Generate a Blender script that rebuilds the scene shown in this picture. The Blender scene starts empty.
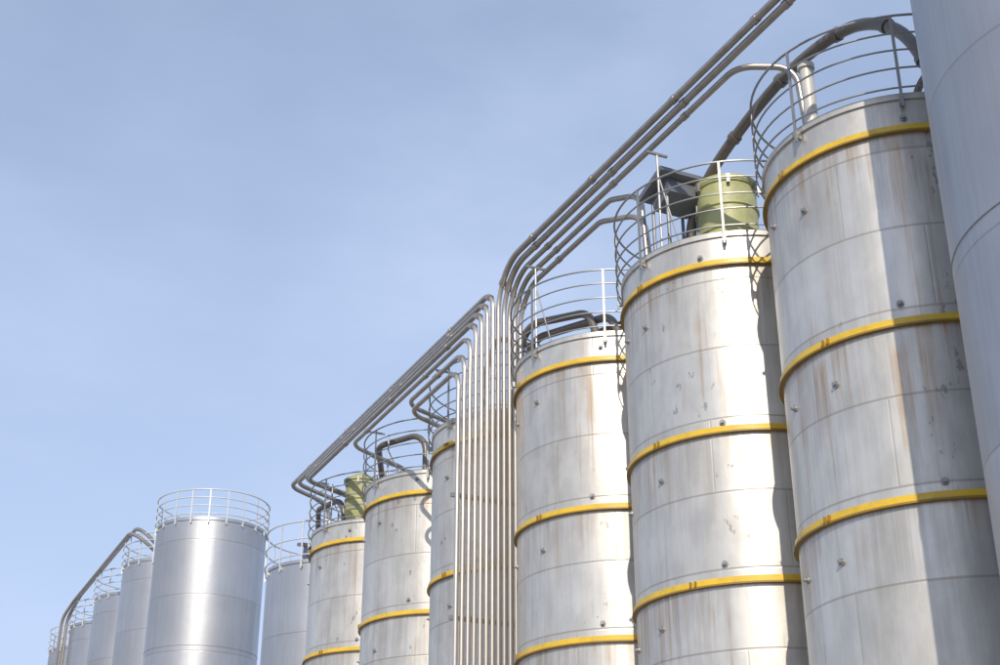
import bpy, math, random
from mathutils import Vector, Matrix
random.seed(4)
scene = bpy.context.scene
CAMH = 1.6
ROWANG = math.radians(25.4)
D = Vector((-math.sin(ROWANG), math.cos(ROWANG), 0))      # along the row (away)
Pv = Vector((-math.cos(ROWANG), -math.sin(ROWANG), 0))    # towards the yard (front)
A0 = Vector((5.70, 17.17, 0))
STEP = 4.113
RS = 1.86
RIM = 10.68
BANDS = [10.14, 7.38, 5.12, 2.77, .45]
def W(u, v, z):
    q = A0 + D*u + Pv*v
    return Vector((q.x, q.y, z + CAMH))

# ------------------------------------------------------------------ materials
def newmat(name):
    m = bpy.data.materials.new(name); m.use_nodes = True
    nt = m.node_tree; b = nt.nodes['Principled BSDF']
    return m, nt, b
def N(nt, t, **kw):
    n = nt.nodes.new(t)
    for k, v in kw.items():
        setattr(n, k, v)
    return n
def math_n(nt, op, a, b=None, c=None):
    n = N(nt, 'ShaderNodeMath', operation=op)
    for i, x in enumerate((a, b, c)):
        if x is None: continue
        if isinstance(x, (int, float)): n.inputs[i].default_value = x
        else: nt.links.new(x, n.inputs[i])
    return n.outputs[0]
def mixc(nt, fac, a, b, mode='MIX'):
    n = N(nt, 'ShaderNodeMix', data_type='RGBA', blend_type=mode)
    for s, x in ((n.inputs[0], fac), (n.inputs[6], a), (n.inputs[7], b)):
        if isinstance(x, (int, float)): s.default_value = x
        elif isinstance(x, tuple): s.default_value = (*x, 1)
        else: nt.links.new(x, s)
    return n.outputs[2]
def ramp(nt, x, lo, hi, a=0, b=1):
    n = N(nt, 'ShaderNodeMapRange'); n.clamp = True
    nt.links.new(x, n.inputs[0]); n.inputs[1].default_value = lo; n.inputs[2].default_value = hi
    n.inputs[3].default_value = a; n.inputs[4].default_value = b
    return n.outputs[0]
def noise(nt, vec, scale, detail=4, rough=.55):
    n = N(nt, 'ShaderNodeTexNoise'); n.inputs['Scale'].default_value = scale
    n.inputs['Detail'].default_value = detail; n.inputs['Roughness'].default_value = rough
    nt.links.new(vec, n.inputs['Vector']); return n.outputs['Fac']
def scaled(nt, vec, sx, sy, sz=1):
    n = N(nt, 'ShaderNodeVectorMath', operation='MULTIPLY')
    nt.links.new(vec, n.inputs[0]); n.inputs[1].default_value = (sx, sy, sz); return n.outputs[0]

def shell_material(name, light, dark, metallic, rough, rust, plate_h, plate_w, streak=.5, zshift=0.0, seamf=.5):
    m, nt, b = newmat(name)
    uv = N(nt, 'ShaderNodeUVMap').outputs[0]
    oi = N(nt, 'ShaderNodeObjectInfo')
    off = N(nt, 'ShaderNodeCombineXYZ')
    nt.links.new(math_n(nt, 'MULTIPLY', oi.outputs['Random'], 37.0), off.inputs[2])
    add = N(nt, 'ShaderNodeVectorMath', operation='ADD')
    nt.links.new(uv, add.inputs[0]); nt.links.new(off.outputs[0], add.inputs[1])
    vec = add.outputs[0]
    sep = N(nt, 'ShaderNodeSeparateXYZ'); nt.links.new(uv, sep.inputs[0])
    U, V = sep.outputs[0], math_n(nt, 'ADD', sep.outputs[1], zshift)
    row = math_n(nt, 'FLOOR', math_n(nt, 'DIVIDE', V, plate_h))
    ush = math_n(nt, 'ADD', U, math_n(nt, 'MULTIPLY', row, plate_w*.37))
    col = math_n(nt, 'FLOOR', math_n(nt, 'DIVIDE', ush, plate_w))
    cx = N(nt, 'ShaderNodeCombineXYZ'); nt.links.new(row, cx.inputs[0]); nt.links.new(col, cx.inputs[1])
    nt.links.new(oi.outputs['Random'], cx.inputs[2])
    wn = N(nt, 'ShaderNodeTexWhiteNoise', noise_dimensions='3D'); nt.links.new(cx.outputs[0], wn.inputs[0])
    plate = wn.outputs['Value']
    def line(x, period, w):
        f = math_n(nt, 'FRACT', math_n(nt, 'DIVIDE', x, period))
        d = math_n(nt, 'ABSOLUTE', math_n(nt, 'SUBTRACT', f, .5))
        return ramp(nt, d, .5 - w/period, .5 - .3*w/period)
    seam = math_n(nt, 'MAXIMUM', line(V, plate_h, .020), math_n(nt, 'MULTIPLY', line(ush, plate_w, .016), .6))
    big = noise(nt, vec, .9, 4, .55)
    stre = noise(nt, scaled(nt, vec, 5.0, .28), 1.0, 4, .65)
    brush = noise(nt, scaled(nt, vec, 60, .9), 1.0, 2, .5)
    c = mixc(nt, ramp(nt, big, .3, .7), light, dark)
    c = mixc(nt, math_n(nt, 'MULTIPLY', ramp(nt, stre, .45, .75), streak), c, tuple(x*.5 for x in dark))
    c = mixc(nt, math_n(nt, 'MULTIPLY', ramp(nt, brush, .4, .7), .12), c, tuple(x*.5 for x in dark))
    c = mixc(nt, math_n(nt, 'MULTIPLY', plate, .24), c, tuple(x*.6 for x in dark))
    if rust > 0:
        mott = noise(nt, scaled(nt, vec, 1, .5), 3.2, 4, .6)
        c = mixc(nt, math_n(nt, 'MULTIPLY', ramp(nt, mott, .46, .62), .22), c, tuple(min(1, x*1.2) for x in light))
        c = mixc(nt, math_n(nt, 'MULTIPLY', ramp(nt, mott, .48, .34), .14), c, tuple(x*.6 for x in dark))
        drip = None
        for bz in BANDS:
            dist = math_n(nt, 'SUBTRACT', bz + CAMH, sep.outputs[1])
            one = math_n(nt, 'MULTIPLY', math_n(nt, 'GREATER_THAN', dist, -.05), ramp(nt, dist, 0, 1.5, 1, 0))
            drip = one if drip is None else math_n(nt, 'MAXIMUM', drip, one)
        rs = noise(nt, scaled(nt, vec, 8.5, .24), 1.0, 5, .7)
        rs2 = noise(nt, scaled(nt, vec, .9, .6), 1.1, 2, .6)
        rr = math_n(nt, 'ADD', rs, math_n(nt, 'MULTIPLY', drip, .13))
        rf = math_n(nt, 'MULTIPLY', ramp(nt, rr, .565, .74), ramp(nt, rs2, .42, .57))
        c = mixc(nt, math_n(nt, 'MULTIPLY', rf, rust), c, (.38, .225, .11))
        gs = noise(nt, scaled(nt, vec, 9.5, .30, 1.7), 1.0, 3, .6)
        gf = math_n(nt, 'MULTIPLY', ramp(nt, gs, .46, .66), drip)
        c = mixc(nt, math_n(nt, 'MULTIPLY', gf, .42), c, (.29, .245, .195))
        bl = noise(nt, scaled(nt, vec, 1.7, .9), 3.4, 4, .6)
        bm = noise(nt, scaled(nt, vec, 1.3, .35), .8, 1, .5)
        bf = math_n(nt, 'MULTIPLY', ramp(nt, bl, .645, .67), ramp(nt, bm, .54, .60))
        c = mixc(nt, math_n(nt, 'MULTIPLY', bf, .55), c, (.18, .17, .15))
    c = mixc(nt, math_n(nt, 'MULTIPLY', seam, seamf), c, (.26, .21, .165))
    nt.links.new(c, b.inputs['Base Color'])
    b.inputs['Metallic'].default_value = metallic
    r = math_n(nt, 'ADD', math_n(nt, 'MULTIPLY', stre, .30), rough - .15)
    nt.links.new(math_n(nt, 'ADD', r, math_n(nt, 'MULTIPLY', plate, .10)), b.inputs['Roughness'])
    bmp = N(nt, 'ShaderNodeBump'); bmp.inputs['Strength'].default_value = .35; bmp.inputs['Distance'].default_value = .025
    h = math_n(nt, 'SUBTRACT', math_n(nt, 'MULTIPLY', big, .9), math_n(nt, 'MULTIPLY', seam, .3))
    nt.links.new(h, bmp.inputs['Height']); nt.links.new(bmp.outputs[0], b.inputs['Normal'])
    return m

M_STAIN = shell_material('weathered_silo_steel', (.67, .635, .575), (.56, .53, .485), .60, .37, .68, 1.14, 2.83, .32, -.05)
M_ALU = shell_material('satin_aluminium', (.50, .50, .51), (.44, .44, .45), .75, .37, 0, 2.05, 6.6, .22, seamf=.45)

def simple(name, col, metallic=0, rough=.5, var=.25, scale=6, dirt=(.12, .09, .06)):
    m, nt, b = newmat(name)
    tc = N(nt, 'ShaderNodeTexCoord').outputs['Object']
    n1 = noise(nt, tc, scale, 4, .65)
    n2 = noise(nt, tc, scale*.25, 2, .5)
    c = mixc(nt, math_n(nt, 'MULTIPLY', ramp(nt, n1, .45, .8), var*2), col, dirt)
    c = mixc(nt, math_n(nt, 'MULTIPLY', n2, var), c, tuple(x*.6 for x in col))
    nt.links.new(c, b.inputs['Base Color'])
    b.inputs['Metallic'].default_value = metallic
    nt.links.new(math_n(nt, 'ADD', math_n(nt, 'MULTIPLY', n1, .2), rough-.1), b.inputs['Roughness'])
    return m
M_YEL = simple('yellow_band_paint', (.75, .49, .035), 0, .38, .2, 5)
M_YELD = simple('shaded_band_yellow', (.32, .19, .025), 0, .5, .3, 5)  # darker band yellow, underside shade put into the colour; clamps share it
M_PIPE = simple('stainless_pipe', (.60, .55, .49), .75, .32, .2, 5, (.28, .19, .13))
M_PIPE2 = simple('darker_pipe_run', (.42, .375, .33), .7, .32, .22, 5, (.20, .15, .11))  # darker copy of the pipe colour, for runs and couplings
M_PIPED = simple('brown_grey_pipe', (.17, .15, .13), .3, .42, .25, 5)
M_GALV = simple('galvanised_rail', (.31, .31, .31), .5, .45, .2, 8, (.2, .17, .14))
M_RAILW = simple('pale_rail', (.58, .60, .62), .2, .5, .1, 8)
M_GREEN = simple('olive_filter_paint', (.40, .40, .18), 0, .5, .3, 3)
M_DARK = simple('dark_hood', (.17, .18, .20), .3, .42, .2, 4)
M_WHITE = simple('pale_pipe', (.56, .54, .49), .1, .5, .2, 3)
M_CONC = simple('concrete', (.34, .33, .31), 0, .85, .25, 1.5, (.18, .17, .15))
M_GROUND = simple('yard_concrete', (.28, .27, .255), 0, .9, .2, .4, (.15, .14, .13))

# ------------------------------------------------------------------ mesh helpers
def obj_from(name, verts, faces, mat, uvs=None, smooth=True, parent=None, loc=None):
    me = bpy.data.meshes.new(name); me.from_pydata([tuple(v) for v in verts], [], faces); me.update()
    if uvs:
        ul = me.uv_layers.new(name='UVMap')
        i = 0
        for f in uvs:
            for t in f:
                ul.data[i].uv = t; i += 1
    if smooth:
        for p in me.polygons: p.use_smooth = True
    me.materials.append(mat)
    o = bpy.data.objects.new(name, me); scene.collection.objects.link(o)
    if parent: o.parent = parent
    if loc is not None: o.location = loc
    return o
def empty(name, loc):
    e = bpy.data.objects.new(name, None); e.location = loc; e.empty_display_size = .5
    scene.collection.objects.link(e); return e

class Geo:
    def __init__(s): s.v = []; s.f = []
    def tube(s, pts, r, seg=10, closed=False):
        n = len(pts); base = len(s.v); up = None
        for i in range(n):
            if closed: t = (pts[(i+1) % n]-pts[i-1]).normalized()
            else: t = (pts[min(i+1, n-1)]-pts[max(i-1, 0)]).normalized()
            if up is None:
                up = Vector((0, 0, 1)) if abs(t.z) < .9 else Vector((1, 0, 0))
            up = (up - t*up.dot(t)).normalized()
            bn = t.cross(up)
            for k in range(seg):
                a = 2*math.pi*k/seg
                s.v.append(pts[i] + (up*math.cos(a)+bn*math.sin(a))*r)
        m = n if closed else n-1
        for i in range(m):
            j = (i+1) % n
            for k in range(seg):
                k2 = (k+1) % seg
                s.f.append((base+i*seg+k, base+i*seg+k2, base+j*seg+k2, base+j*seg+k))
        if not closed:
            s.f.append(tuple(base+k for k in range(seg))[::-1])
            s.f.append(tuple(base+(n-1)*seg+k for k in range(seg)))
    def box(s, c, ax, ay, az):
        b = len(s.v)
        for i in (-1, 1):
            for j in (-1, 1):
                for k in (-1, 1):
                    s.v.append(c + ax*i + ay*j + az*k)
        for f in ((0,1,3,2),(4,6,7,5),(0,4,5,1),(2,3,7,6),(0,2,6,4),(1,5,7,3)):
            s.f.append(tuple(b+x for x in f))
    def make(s, name, mat, parent=None, smooth=True):
        o = obj_from(name, s.v, s.f, mat, smooth=smooth, parent=parent)
        if parent: o.matrix_parent_inverse = Matrix.Translation(parent.location).inverted()
        if smooth:
            try: o.data.set_sharp_from_angle(angle=math.radians(40))
            except Exception: pass
        return o

def fillet(pts, rad, n=9):
    out = [pts[0]]
    for i in range(1, len(pts)-1):
        p = pts[i]; a = (pts[i-1]-p); b = (pts[i+1]-p)
        r = rad[i-1] if isinstance(rad, (list, tuple)) else rad
        an = a.normalized(); bnn = b.normalized()
        ang = an.angle(bnn)
        if ang > math.radians(176): out.append(p); continue
        t = min(r/math.tan(ang/2), a.length*.49, b.length*.49)
        rr = t*math.tan(ang/2)
        bis = (an+bnn).normalized(); c = p + bis*(rr/math.sin(ang/2))
        s0 = p+an*t - c; s1 = p+bnn*t - c
        w = s0.angle(s1)
        for k in range(n+1):
            f = k/n
            out.append(c + (s0*math.sin((1-f)*w)+s1*math.sin(f*w))/math.sin(w))
    out.append(pts[-1]); return out
def catmull(pts, n=8):
    P = [pts[0]*2-pts[1]]+pts+[pts[-1]*2-pts[-2]]; out = []
    for i in range(1, len(P)-2):
        for k in range(n):
            t = k/n
            out.append(.5*((2*P[i])+(P[i+1]-P[i-1])*t+(2*P[i-1]-5*P[i]+4*P[i+1]-P[i+2])*t*t+(3*P[i]-P[i-1]-3*P[i+1]+P[i+2])*t**3))
    out.append(pts[-1]); return out

def lathe(name, prof, mat, parent, seg=128, smooth_angle=30):
    v = []; f = []; uv = []
    for (r, z) in prof:
        for k in range(seg):
            a = 2*math.pi*k/seg
            v.append((r*math.cos(a), r*math.sin(a), z))
    R = max(p[0] for p in prof)
    for i in range(len(prof)-1):
        for k in range(seg):
            k2 = (k+1) % seg
            f.append((i*seg+k, i*seg+k2, (i+1)*seg+k2, (i+1)*seg+k))
            u0 = k/seg*2*math.pi*R; u1 = (k+1)/seg*2*math.pi*R
            z0, z1 = prof[i][1], prof[i+1][1]
            uv.append(((u0, z0), (u1, z0), (u1, z1), (u0, z1)))
    o = obj_from(name, v, f, mat, uv, True, parent)
    try: o.data.set_sharp_from_angle(angle=math.radians(smooth_angle))
    except Exception: pass
    return o

def az_dir(deg):
    a = math.radians(deg)
    return Pv*math.cos(a) - D*math.sin(a)

def railing(parent, c, R, ztop, height, hoops, posts, mat, r=.015, drop=.25, rp=.02, start=0):
    g = Geo(); rn = random.Random(int(c.x*100))
    for h in hoops:
        ph = rn.uniform(0, 6.28); am = rn.uniform(.004, .016)
        g.tube([Vector((c.x+R*math.cos(2*math.pi*k/72), c.y+R*math.sin(2*math.pi*k/72), ztop+h+am*math.sin(2*math.pi*k/24+ph))) for k in range(72)], r*(1.25 if h == hoops[-1] else 1), 6, True)
    g.make('guard_rail_hoops', mat, parent)
    g = Geo()
    for i in range(posts):
        d = az_dir(start + i*360/posts)
        q = Vector((c.x, c.y, 0)) + d*R
        t = Vector((-d.y, d.x, 0))
        g.box(Vector((q.x, q.y, ztop + (height-drop)/2)), d*.012, t*rp, Vector((0, 0, (height+drop)/2)))
        q2 = Vector((c.x, c.y, 0)) + d*(R-.04)
        g.box(Vector((q2.x, q2.y, ztop-drop*.6)), d*.04, t*.03, Vector((0, 0, .05)))
    g.make('guard_rail_posts', mat, parent, smooth=False)

def banded_silo(u, seedv, plain=False):
    c = W(u, 0, -CAMH)
    e = empty('storage_silo', c)
    R = RS
    zt = RIM+CAMH
    prof = [(R, .35), (R, 3), (R, 6), (R, 9), (R, zt-.09), (R+.03, zt-.09), (R+.03, zt), (R-.05, zt+.015), (R*.5, zt+.28), (.25, zt+.45), (.25, zt+.60), (.001, zt+.60)]
    sh = lathe('shell', prof, M_ALU if plain else M_STAIN, e)
    if seedv: sh.rotation_euler[2] = seedv
    lathe('plinth', [(R+.2, 0), (R+.2, .33), (R+.15, .36), (.01, .36)], M_CONC, e, 48)
    if not plain:
        for i, b in enumerate(BANDS):
            z = b+CAMH
            lathe('band_%d' % (i+1), [(R-.01, z-.035), (R+.04, z-.035), (R+.04, z+.05), (R-.01, z+.05)], M_YEL, e)
            lathe('band_lip_%d' % (i+1), [(R-.01, z-.062), (R+.062, z-.062), (R+.062, z-.037), (R-.01, z-.037)], M_YELD, e)  # lower lip painted darker as the shaded underside of the band
        g = Geo(); C = Vector((c.x, c.y, 0))
        rnd = random.Random(int(u*10)+3)
        for i, b in enumerate(BANDS):
            for a in (8+rnd.uniform(-25, 25), 96, 188, 275):
                d = az_dir(a); t = Vector((-d.y, d.x, 0))
                for s in (-1, 1):
                    g.box(C + d*(R+.05) + t*s*.04 + Vector((0, 0, b+CAMH)), d*.03, t*.008, Vector((0, 0, .042)))
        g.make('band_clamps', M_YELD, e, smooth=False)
        g = Geo()
        for i, b in enumerate(BANDS[:-1]):
            for a in (12, 47, 84, -20):
                d = az_dir(a + rnd.uniform(-8, 8)); zz = b+CAMH + (.22 if a > 30 else -.62) + rnd.uniform(-.12, .12)
                p0 = C + d*(R-.01) + Vector((0, 0, zz))
                g.tube([p0, p0+d*.03], .048, 12)
                g.tube([p0+d*.03, p0+d*.07], .025, 8)
        g.make('wall_bosses', M_GALV, e)
        railing(e, c, R+.10, zt, 1.22, (.06, .35, .64, .93, 1.22), 8, M_GALV, start=14+rnd.uniform(-8, 8))
    else:
        railing(e, c, R+.06, zt, 1.1, (.12, .6, 1.1), 16, M_RAILW, r=.02)
    return e

for i in range(6):
    banded_silo(i*STEP, random.uniform(0, 6.28))
banded_silo(6*STEP, .5, plain=True)

TALL = 15.65
def tall_silo(x, y, rot=0):
    e = empty('aluminium_silo', (x, y, 0)); R = 2.06; zt = TALL+CAMH
    sh = lathe('shell', [(R, .35), (R, 4), (R, 8), (R, 12), (R, zt-.12), (R+.03, zt-.12), (R+.03, zt), (R-.05, zt+.01), (R*.5, zt+.3), (.01, zt+.5)], M_ALU, e)
    sh.rotation_euler[2] = rot
    lathe('plinth', [(R+.2, 0), (R+.2, .33), (R+.15, .36), (.01, .36)], M_CONC, e, 48)
    g = Geo()
    for zz in (4.3, 8.4, 12.5):
        g.tube([Vector((x+(R+.002)*math.cos(2*math.pi*k/96), y+(R+.002)*math.sin(2*math.pi*k/96), zz)) for k in range(96)], .010, 6, True)
    g.make('weld_beads', M_GALV, e)
    railing(e, Vector((x, y, 0)), R+.06, zt, 1.05, (.12, .43, .74, 1.05), 20, M_RAILW, r=.022, rp=.024)
    return e
tall_silo(6.72, 12.33, 1.0)
for k in range(5):
    tall_silo(-11.05-2.62*k, 51.53+5.42*k, k*1.3+.4)

# ------------------------------------------------------------------ conveying pipework
root = empty('conveying_pipework', W(10, 1.7, -CAMH))
gp = Geo(); gr = Geo(); gd = Geo(); gc = Geo()
PR = .049
def vk(k): return 2.46 - k*.1235
UB = 10.0
def couple(pts_line, r, every=3.0, seed=0):
    rr = random.Random(seed)
    for a, b in zip(pts_line[:-1], pts_line[1:]):
        L = (b-a).length
        d = (b-a).normalized()
        if L < 2.2 or abs(d.z) > .8: continue
        s = 1.2 + rr.uniform(0, 1.2)
        while s < L-.9:
            q = a+d*s
            gc.tube([q-d*.06, q+d*.06], r+.013, 12)
            s += every + rr.uniform(-.4, .4)
def riser(path, r, rr):
    k = 6
    gp.tube(path[:k+1], PR, 12)
    d = (path[k+1]-path[k]).normalized()
    gc.tube([path[k]-d*.05, path[k]+d*.05], rr+.012, 12)
    gr.tube(path[k:], rr, 12)
leftz = [11.0, 11.4, 11.8, 12.15, 12.40, 12.64, 12.88]
leftend = [(12.6, .6), (13.1, .3), (17.0, .5), (20.9, -.2), (21.5, .2), (22.6, .3), (23.6, .4)]
for k in range(7):
    v = vk(k); z = leftz[k]; ue, ve = leftend[k]
    line = [W(UB, v, -CAMH+.4), W(UB, v, z), W(ue, v, z - .004*(ue-UB)), W(ue+.5, ve, z-.25), W(ue+.6, ve-.2, 10.6)]
    rr_ = PR+(.012 if k > 2 else 0)
    riser(fillet(line, [.42, .45, .45]), PR, rr_)
    couple(line, rr_, 3.2, k)
rightz = {7: 13.36, 8: 13.26, 9: 13.14, 10: 13.02, 11: 12.90}
for k in range(7, 12):
    v = vk(k); z = rightz[k]
    if k in (7, 8):
        s = .35*(k-7)
        line = [W(UB, v, -CAMH+.4), W(UB, v, z), W(-1.5-s*.3, v, z), W(-2.2-s*.3, 3.3-s, z+.05), W(-9, 3.3-s, z+.05)]
        rad = [.95, .5, .5]
    elif k == 9:
        line = [W(UB, v, -CAMH+.4), W(UB, v, z), W(1.7, v, z), W(1.2, .6, z-.1), W(1.1, .5, 10.7)]; rad = [.9, .5, .4]
    elif k == 10:
        line = [W(UB, v, -CAMH+.4), W(UB, v, z), W(6.0, v, z), W(5.3, 1.0, z-.2), W(5.2, .95, 10.7)]; rad = [.85, .5, .4]
    else:
        line = [W(UB, v, -CAMH+.4), W(UB, v, z), W(6.6, v, z), W(5.7, .7, z-.2), W(5.6, .6, 10.6)]; rad = [.8, .5, .5]
    rr_ = PR+(.014 if k in (7, 8) else .004)
    riser(fillet(line, rad, 12), PR, rr_)
    couple(line, rr_, 2.7, k)
gp.make('risers', M_PIPE, root)
gr.make('pipe_runs', M_PIPE2, root)

def branch(pts, r, rad=.5):
    gd.tube(fillet(pts, rad, 10), r, 14)
arch = catmull([W(4.9, .3, 10.7), W(4.8, .3, 12.0), W(4.2, .3, 12.7), W(3.0, .3, 13.15), W(1.6, .3, 13.38), W(.2, .3, 13.2), W(-.75, .3, 12.5), W(-1.2, .25, 11.5), W(-1.25, .2, 10.6)], 8)
gd.tube(arch, .095, 14)
for i in (14, 22, 30, 38, 46, 54):
    d = (arch[i+1]-arch[i]).normalized(); gd.tube([arch[i]-d*.05, arch[i]+d*.05], .12, 14)
branch([W(.0, -.6, 10.7), W(.0, -.6, 12.3), W(-1.2, -.9, 12.6), W(-3, -1.6, 12.6)], .06)
for j, (vv, zz) in enumerate(((.95, 12.35), (.75, 12.1), (.5, 11.85))):
    branch([W(10.35+.1*j, vv, 9.8), W(10.3+.1*j, vv, zz), W(8.3-.5*j, vv-.5, zz-.45), W(7.8-.5*j, vv-.6, 10.6)], .08, .5)
branch([W(12.2, .9, 10.6), W(12.2, .9, 12.0), W(10.9, 1.2, 12.3), W(10.2, .8, 11.9)], .06)
branch([W(16.2, .6, 10.6), W(16.2, .6, 12.1), W(17.6, 1.3, 12.1), W(19.6, .4, 11.8), W(19.9, -.2, 10.6)], .075)
branch([W(21.2, .9, 10.6), W(21.2, .9, 11.9), W(22.5, 1.2, 11.9), W(24.3, .6, 11.7), W(24.3, .4, 10.6)], .075)
gd.make('branch_pipes', M_PIPED, root)
gc.make('pipe_couplings', M_PIPE2, root)
g = Geo()
g.tube([W(.55, .95, 10.5), W(.55, .95, 12.5)], .10, 16)
g.tube([W(.55, .95, 12.45), W(.55, .95, 12.53)], .13, 16)
g.make('pale_riser', M_WHITE, root)
g = Geo()
for u in (4.0, 8.6, 12.4, 16.5, 20.6):
    hi = 12.80 if u < 9 else 12.0
    g.tube([W(u, 1.45, 10.3), W(u, 1.45, hi)], .02, 6)
    g.box(W(u, 1.45 if u < 9 else 1.75, hi), D*.02, Pv*.2, Vector((0, 0, .02)))
    g.tube([W(u, 1.0, 10.8), W(u, 1.45, hi-.4)], .015, 6)
z = -1
while z < 10.5:
    g.box(W(UB+.085, 1.75, z), D*.03, Pv*.80, Vector((0, 0, .04)))
    g.box(W(UB+.14, .93, z), D*.2, Pv*.03, Vector((0, 0, .04)))
    z += 2.35
g.make('support_brackets', M_GALV, root, smooth=False)

dr = empty('overhead_pipe', (-13, 57, 0)); g = Geo()
dd = Vector((-2.62, 5.42, 0)).normalized(); base = Vector((-11.05, 51.53, 0)); side = Vector((-dd.y, dd.x, 0))
def T(s, v, z): 
    q = base+dd*s+side*v; return Vector((q.x, q.y, z+CAMH))
for off, zz in ((1.9, 17.0), (2.15, 16.75)):
    g.tube(fillet([T(4.5, off-1.3, 15.7), T(4.6, off, zz), T(17.5, off, zz), T(18.2, off+.35, 16.0), T(18.2, off+.35, 3)], .9, 8), .08, 8)
g.make('pipe_run', M_PIPE2, dr)

# ------------------------------------------------------------------ dust filters and hoods
def dust_filter(u, v, r, z1):
    c = W(u, v, 0); e = empty('dust_filter', (c.x, c.y, RIM+CAMH)); h = z1-RIM
    prof = [(r*.8, 0), (r*.8, .35), (r, .5)]
    zz = .5
    while zz < h-.35:
        prof += [(r, zz+.02), (r, zz+.36), (r+.03, zz+.37), (r+.03, zz+.42), (r, zz+.43)]; zz += .45
    prof += [(r, h-.12), (r+.04, h-.12), (r+.04, h-.04), (r*.9, h), (r*.4, h+.12), (.01, h+.15)]
    lathe('housing', prof, M_GREEN, e, 48)
    g = Geo()
    for a in range(0, 360, 60):
        d = az_dir(a); t = Vector((-d.y, d.x, 0))
        g.box(Vector((c.x, c.y, RIM+CAMH+h-.15))+d*(r+.05), d*.03, t*.03, Vector((0, 0, .08)))
    g.make('lid_clips', M_GALV, e, smooth=False)
    return e
dust_filter(4.15, -.02, .52, 12.6)
dust_filter(20.4, .72, .40, 12.2)
def hood(u, v, z, sx, sy, tilt):
    c = W(u, v, z); e = empty('vent_hood', c); g = Geo()
    up = Vector((0, 0, 1)); ax = (D*math.cos(tilt)+up*math.sin(tilt)); nz = ax.cross(Pv).normalized()
    if nz.z < 0: nz = -nz
    g.box(c, ax*sx, Pv*sy, nz*.05)
    g.box(c-nz*.22, ax*sx*.65, Pv*sy*.65, nz*.165)
    for s in (-1, 1):
        for t in (-1, 1):
            g.tube([c+ax*s*sx*.6+Pv*t*sy*.6, W(u, v, RIM)+D*s*sx*.6+Pv*t*sy*.6], .03, 6)
    g.make('hood_box', M_DARK, e, smooth=False)
hood(4.6, .75, 12.6, .40, .5, -.3)
hood(25.3, .3, 11.7, .35, .5, .25)

obj_from('ground', [(-3000, -3000, 0), (3000, -3000, 0), (3000, 3000, 0), (-3000, 3000, 0)], [(0, 1, 2, 3)], M_GROUND, smooth=False)

# ------------------------------------------------------------------ light
EL = math.radians(34); phi = 61
sd = az_dir(phi)
S = Vector((sd.x*math.cos(EL), sd.y*math.cos(EL), math.sin(EL)))
ld = bpy.data.lights.new('sun', 'SUN'); ld.energy = 3.9; ld.angle = math.radians(.5); ld.color = (1, .925, .80)
lo = bpy.data.objects.new('sun', ld); lo.rotation_euler = S.to_track_quat('Z', 'Y').to_euler(); lo.location = (0, -20, 40)
scene.collection.objects.link(lo)
w = bpy.data.worlds.new('World'); scene.world = w; w.use_nodes = True; nt = w.node_tree
bg = nt.nodes['Background']; sky = N(nt, 'ShaderNodeTexSky', sky_type='NISHITA'); sky.sun_disc = False
sky.sun_elevation = EL; sky.sun_rotation = math.atan2(S.x, S.y); sky.air_density = 1.0; sky.dust_density = 1.0; sky.ozone_density = 2.0
tc = N(nt, 'ShaderNodeTexCoord').outputs['Generated']
sp = N(nt, 'ShaderNodeSeparateXYZ'); nt.links.new(tc, sp.inputs[0])
cl = noise(nt, scaled(nt, tc, 1.0, .8, 2.4), 2.6, 6, .55)
cl2 = noise(nt, scaled(nt, tc, 2.5, 1.0, 1.2), 1.3, 3, .5)
fac = math_n(nt, 'ADD', math_n(nt, 'MULTIPLY', math_n(nt, 'MULTIPLY', ramp(nt, cl, .38, .70), ramp(nt, cl2, .3, .65)), .36), ramp(nt, sp.outputs[2], .15, .65, .80, .38))
c = mixc(nt, fac, sky.outputs[0], (4.1, 4.95, 6.8))
nt.links.new(c, bg.inputs[0]); bg.inputs[1].default_value = .145

cam = bpy.data.cameras.new('camera'); co = bpy.data.objects.new('camera', cam); scene.collection.objects.link(co)
co.location = (0, 0, CAMH); co.rotation_euler = (math.radians(90+25.1), 0, 0)
cam.sensor_width = 36; cam.lens = 50; cam.clip_end = 8000; cam.clip_start = .1
scene.camera = co
scene.view_settings.view_transform = 'Standard'; scene.view_settings.look = 'None'; scene.view_settings.exposure = 0
